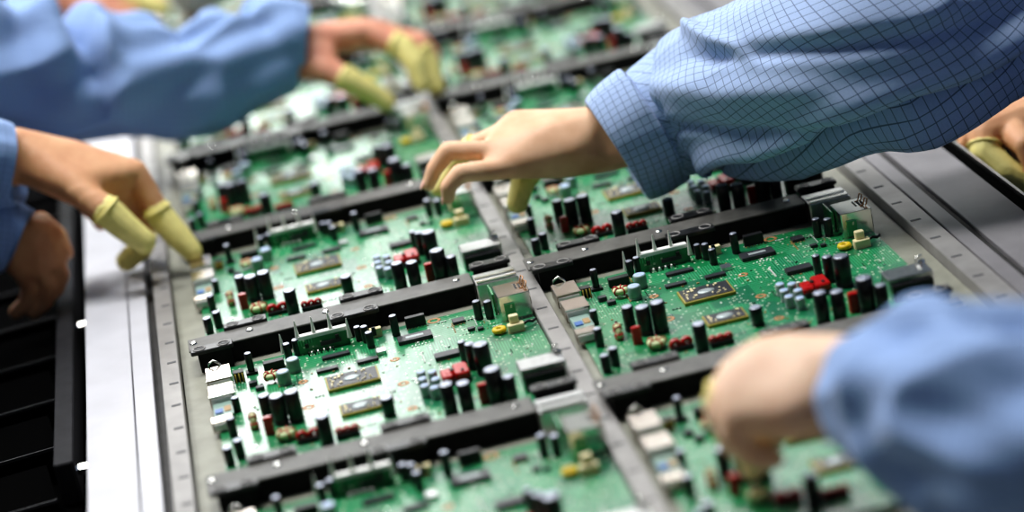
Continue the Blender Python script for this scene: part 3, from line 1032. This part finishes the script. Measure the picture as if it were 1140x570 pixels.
# both arms meet in the trunk outside the frame
el1 = (at(-200, 200, .98) + Vector((0, 0, -.02)), .04)
el2 = (at(-200, 260, .96) + Vector((0, 0, -.02)), .04)
tr1 = (Vector((-.52, .93, .22)), .09)
hulls += [[f1, f2, el1], [e1, el2], [el1, tr1], [el2, tr1]]
blob('body', hulls, 'skin_tan', pa, voxel=0.0016, smooth=8, soft=(at(82, 188, 1.012), .052))
cot(pa, [lerp_ball(ixc[0], ixc[1], .92), ixc[1], ixc[2], ixc[3]])
cot(pa, [lerp_ball(thc[1], thc[2], .1), thc[2], thc[3]])
cot(pa, [lerp_ball(mdc[1], mdc[2], .4), mdc[2], mdc[3]])
path = [(16, 186, 1.012, 47), (6, 186, 1.012, 50), (-30, 182, 1.005, 56), (-110, 186, 1.0, 66), (-230, 200, .98, 85)]
pp = [(at(a, b, yy), r * pxm(at(a, b, yy))) for a, b, yy, r in path]
sleeve('shirt_sleeve', pp, 'check_b', pa, folds(.004, 20, 1.6, 5.5), ns=90, nt=90)
path = [(20, 266, 1.015, 38), (8, 262, 1.015, 42), (-30, 262, 1.01, 50), (-110, 268, 1.0, 60), (-230, 280, .95, 80)]
pp = [(at(a, b, yy), r * pxm(at(a, b, yy))) for a, b, yy, r in path]
sleeve('shirt_sleeve', pp, 'check_b', pa, folds(.004, 20, 1.6, 9.5), ns=90, nt=90)

# --- worker further along on the left: big soft sleeve
pb = thing('person', 'worker in a crumpled blue sleeve, hand with three yellow finger cots pinching a white part', 'person', at(310, 60, 1.33))
Y = 1.318
w1, w2 = ball(318, 50, Y, 18), ball(326, 72, Y - .01, 17)
f1, f2 = ball(230, 62, Y, 24), ball(232, 84, Y - .01, 22)
k1 = ball(408, 34, Y + .01, 15)
k2 = ball(420, 34, Y + .03, 14)
k3 = ball(424, 38, Y + .05, 13)
k4 = ball(424, 46, Y + .065, 12)
tb = ball(358, 75, Y - .02, 17)
mid = ball(360, 42, Y + .01, 18)
hulls = [[w1, w2, f1, f2], [w1, w2, mid, tb], [w1, mid, k1, k2], [mid, k2, k3], [mid, k3, k4, w1]]
ixc = [k1, ball(448, 52, Y - .005, 12.5), ball(462, 70, Y - .015, 12), ball(470, 92, Y - .02, 10.5)]
mdc = [k2, ball(464, 50, Y + .02, 12), ball(478, 72, Y + .015, 11.5), ball(486, 98, Y + .005, 9.5)]
rgc = [k3, ball(468, 46, Y + .045, 11.5), ball(481, 60, Y + .045, 10), ball(484, 78, Y + .04, 9)]
pkc = [k4, ball(462, 52, Y + .065, 10), ball(474, 64, Y + .07, 9), ball(476, 80, Y + .065, 8)]
thc = [tb, ball(386, 88, Y - .03, 14), ball(410, 101, Y - .03, 12.5), ball(430, 114, Y - .03, 10)]
for ch in (ixc, mdc, rgc, pkc, thc):
    hulls += chain(*ch)
blob('body', hulls, 'skin_red', pb, voxel=0.0018, smooth=7)
cot(pb, [lerp_ball(ixc[0], ixc[1], .8), ixc[1], ixc[2], ixc[3]])
cot(pb, [lerp_ball(mdc[1], mdc[2], .3), mdc[2], mdc[3]])
cot(pb, [lerp_ball(thc[0], thc[1], .9), thc[1], thc[2], thc[3]])
path = [(338, 50, 1.322, 44), (322, 50, 1.322, 50), (280, 62, 1.32, 53), (200, 86, 1.32, 60), (120, 88, 1.32, 64), (50, 82, 1.31, 68), (-40, 60, 1.30, 84), (-140, 20, 1.29, 100)]
pp = [(at(a, b, yy), r * pxm(at(a, b, yy))) for a, b, yy, r in path]
sleeve('shirt_sleeve', pp, 'check_b', pb, folds(.017, 9, 1.0, 1.7, skew=.5, rings=((.245, .014, -.034, .2, 1.3), (.215, .018, .012, .2, 1.5), (.275, .018, .012, .2, 1.5), (.06, .012, -.016, .8, 1.4), (.03, .02, .008, .5, 2), (.14, .014, -.018, 1.2, 1.2), (.33, .016, -.026, 1.2, 1.6)), ridge=[(.04, 1.2, .2, 2.1, .25, -.016), (.1, .5, .2, 1.3, .2, -.010)]), ns=170, nt=110)

wp = thing('connector_plug', 'small white plug pinched between the yellow fingertips of the far blurred hand', 'plug', at(436, 94, 1.305))
MB().box(-8, 8, -6, 6, -7, 6, ch=1.2).build('plug_body', 'white', wp)
MB().box(-6, 6, -4, 4, 6, 9, ch=.8).build('plug_collar', 'alu', wp)

# --- worker in the corner: fist and plain looking sleeve
pe = thing('person', 'worker in a plain blurred blue sleeve, pale fist lowered onto a board', 'person', at(850, 540, .28))
Y = .265
w1, w2 = ball(930, 412, Y - .02, 42), ball(930, 446, Y - .03, 42)
f1 = ball(1040, 440, Y - .07, 55)
k1 = ball(850, 398, Y + .01, 26)
k2 = ball(822, 418, Y, 25)
k3 = ball(814, 442, Y - .01, 24)
k4 = ball(818, 462, Y - .02, 22)
mid = ball(880, 408, Y, 40)
hl = ball(880, 458, Y - .03, 36)
hulls = [[w1, w2, f1], [w1, w2, mid, hl], [mid, k1, k2, hl], [k2, k3, hl, mid], [k3, k4, hl]]
ixc = [k1, ball(806, 436, Y + .025, 19), ball(812, 482, Y + .025, 17), ball(834, 508, Y + .015, 15)]
mdc = [k2, ball(802, 446, Y + .005, 19), ball(815, 488, Y + .005, 17), ball(842, 512, Y, 15)]
rgc = [k3, ball(802, 462, Y - .01, 18), ball(820, 496, Y - .01, 17), ball(848, 512, Y - .01, 15)]
pkc = [k4, ball(816, 484, Y - .025, 16), ball(836, 506, Y - .022, 15), ball(860, 510, Y - .02, 14)]
thc = [ball(880, 440, Y + .02, 24), ball(858, 480, Y + .03, 20), ball(845, 508, Y + .03, 17), ball(838, 524, Y + .028, 14)]
for ch in (ixc, mdc, rgc, pkc, thc):
    hulls += chain(*ch)
blob('body', hulls, 'skin_pale', pe, voxel=0.0016, smooth=8, soft=(at(866, 420, .25), .042))
cot(pe, [lerp_ball(ixc[0], ixc[1], .7), ixc[1], ixc[2], ixc[3]])
cot(pe, [lerp_ball(mdc[0], mdc[1], .75), mdc[1], mdc[2], mdc[3]])
path = [(958, 450, .22, 66), (972, 449, .21, 78), (1005, 449, .19, 96), (1060, 454, .15, 110), (1140, 470, .10, 116), (1260, 500, .05, 125)]
pp = [(at(a, b, yy), r * pxm(at(a, b, yy))) for a, b, yy, r in path]
sleeve('shirt_sleeve', pp, 'check_b', pe, folds(.016, 12, 1.1, 6.3, skew=.6), ns=120, nt=110)

# --- hand beyond the grey plate
pd_ = thing('person', 'worker beyond the black edge strip, shaded fingers in a yellow rubber sheath', 'person', at(1090, 165, .86))
Y = .84
a1 = ball(1190, 120, Y + .02, 34)
a2 = ball(1120, 140, Y + .01, 22)
a3 = ball(1095, 148, Y, 20)
hulls = [[a1, a2, a3]]
ch1 = [a3, ball(1096, 168, Y - .01, 15), ball(1118, 190, Y - .02, 15), ball(1148, 206, Y - .025, 13)]
ch2 = [ball(1082, 146, Y + .02, 12), ball(1073, 162, Y + .02, 9), ball(1084, 186, Y + .015, 7.5)]
ch3 = [a2, ball(1140, 160, Y - .03, 13), ball(1150, 185, Y - .035, 11)]
ch4 = [a2, ball(1128, 152, Y + .03, 12), ball(1140, 172, Y + .035, 10)]
ch5 = [ball(1130, 135, Y + .04, 13), ball(1146, 150, Y + .045, 11), ball(1158, 170, Y + .045, 9)]
for ch in (ch1, ch2, ch3, ch4, ch5):
    hulls += chain(*ch)
blob('body', hulls, 'skin_tan', pd_, voxel=0.0015, smooth=7)  # darker tan tone puts the shade into this hand's colour
cot(pd_, [lerp_ball(ch1[0], ch1[1], .7), ch1[1], ch1[2], ch1[3]])

# --- far worker behind the crumpled sleeve
pf = thing('person', 'far worker behind the crumpled sleeve, blurred bare forearm with a yellow finger cot', 'person', at(90, 0, 1.9))
Y = 1.9
a1, a2, a3 = ball(40, -10, Y, 28), ball(80, 2, Y, 27), ball(118, -6, Y, 20)
hulls = [[a1, a2], [a2, a3]]
c1 = [a3, ball(140, -4, Y, 13), ball(158, 2, Y, 12), ball(178, 8, Y, 11)]
c2 = [a3, ball(140, -16, Y + .02, 12), ball(160, -14, Y + .02, 11), ball(176, -4, Y + .02, 10)]
c3_ = [a3, ball(136, -26, Y + .04, 12), ball(158, -26, Y + .04, 11), ball(172, -16, Y + .04, 9)]
c4 = [a2, ball(112, 10, Y - .02, 12), ball(132, 14, Y - .02, 10), ball(146, 16, Y - .02, 9)]
for ch in (c1, c2, c3_, c4):
    hulls += chain(*ch)
blob('body', hulls, 'skin_red', pf, voxel=0.002, smooth=6)
cot(pf, [lerp_ball(c1[0], c1[1], .9), c1[1], c1[2], c1[3]])
wc = thing('white_tub', 'round white tub blurred at the top edge behind the crumpled blue sleeve', 'tub', at(228, 18, 1.95))
MB().lathe(0, 0, [(30, 0), (33, 3), (36, 34), (37.5, 36), (37.5, 39), (34, 40)], n=32).build('tub_body', 'white', wc)
MB().lathe(0, 0, [(33, 38), (33, 41), (28, 42)], n=32).build('lid', 'white', wc)
wc.location.z = .022


def trunk(p, c, w):  # rough torsos outside the frame, added to block light and close off the arms
    c = Vector(c)
    hs = [[(c + Vector((0, -w, .16)), .10), (c + Vector((0, w, .16)), .10), (c + Vector((0, -w * .7, -.10)), .11), (c + Vector((0, w * .7, -.10)), .11)]]
    blob('shirt_body', hs, 'check_b', p, voxel=.012, smooth=4)


trunk(pa, (-.60, .95, .24), .16)
trunk(pb, (-.62, 1.5, .2), .16)
trunk(pc, (1.02, .92, .2), .16)
trunk(pe, (.86, .16, .2), .16)


# ------------------------------------------------------------------ light
def area(name, loc, size, size_y, power, color=(1, 1, 1), rot=(0, 0, 0)):
    l = bpy.data.lights.new(name, 'AREA')
    l.shape = 'RECTANGLE'
    l.size, l.size_y = size, size_y
    l.energy = power
    l.color = color
    o = bpy.data.objects.new(name, l)
    COL.objects.link(o)
    o.location = loc
    o.rotation_euler = rot
    return o


area('tube_light', (-.1, 6.6, 2.1), .95, 2.7, 140)
area('tube_light', (-1.3, 2.6, 2.1), .6, 2.6, 130)
area('tube_light', (.9, 3.2, 2.1), .5, 2.0, 40)
area('tube_light', (-.2, 1.1, 2.1), 1.4, .4, 95)
area('wall_fill', (.4, 6.9, 1.2), 4.0, .4, 110, rot=(math.radians(100), 0, 0))  # added fill brightening the back wall that the far boards mirror
w = bpy.data.worlds.new('world')
scene.world = w
w.use_nodes = True
w.node_tree.nodes['Background'].inputs['Color'].default_value = (.80, .88, 1.0, 1)
w.node_tree.nodes['Background'].inputs['Strength'].default_value = 0.16
scene.view_settings.view_transform = 'Standard'
scene.view_settings.look = 'None'
vs = scene.view_settings
vs.use_curve_mapping = True
cm = vs.curve_mapping
cv = cm.curves[3]
cv.points.new(0.035, 0.021)
cv.points.new(0.2, 0.19)
cm.update()
scene.view_settings.exposure = -0.52
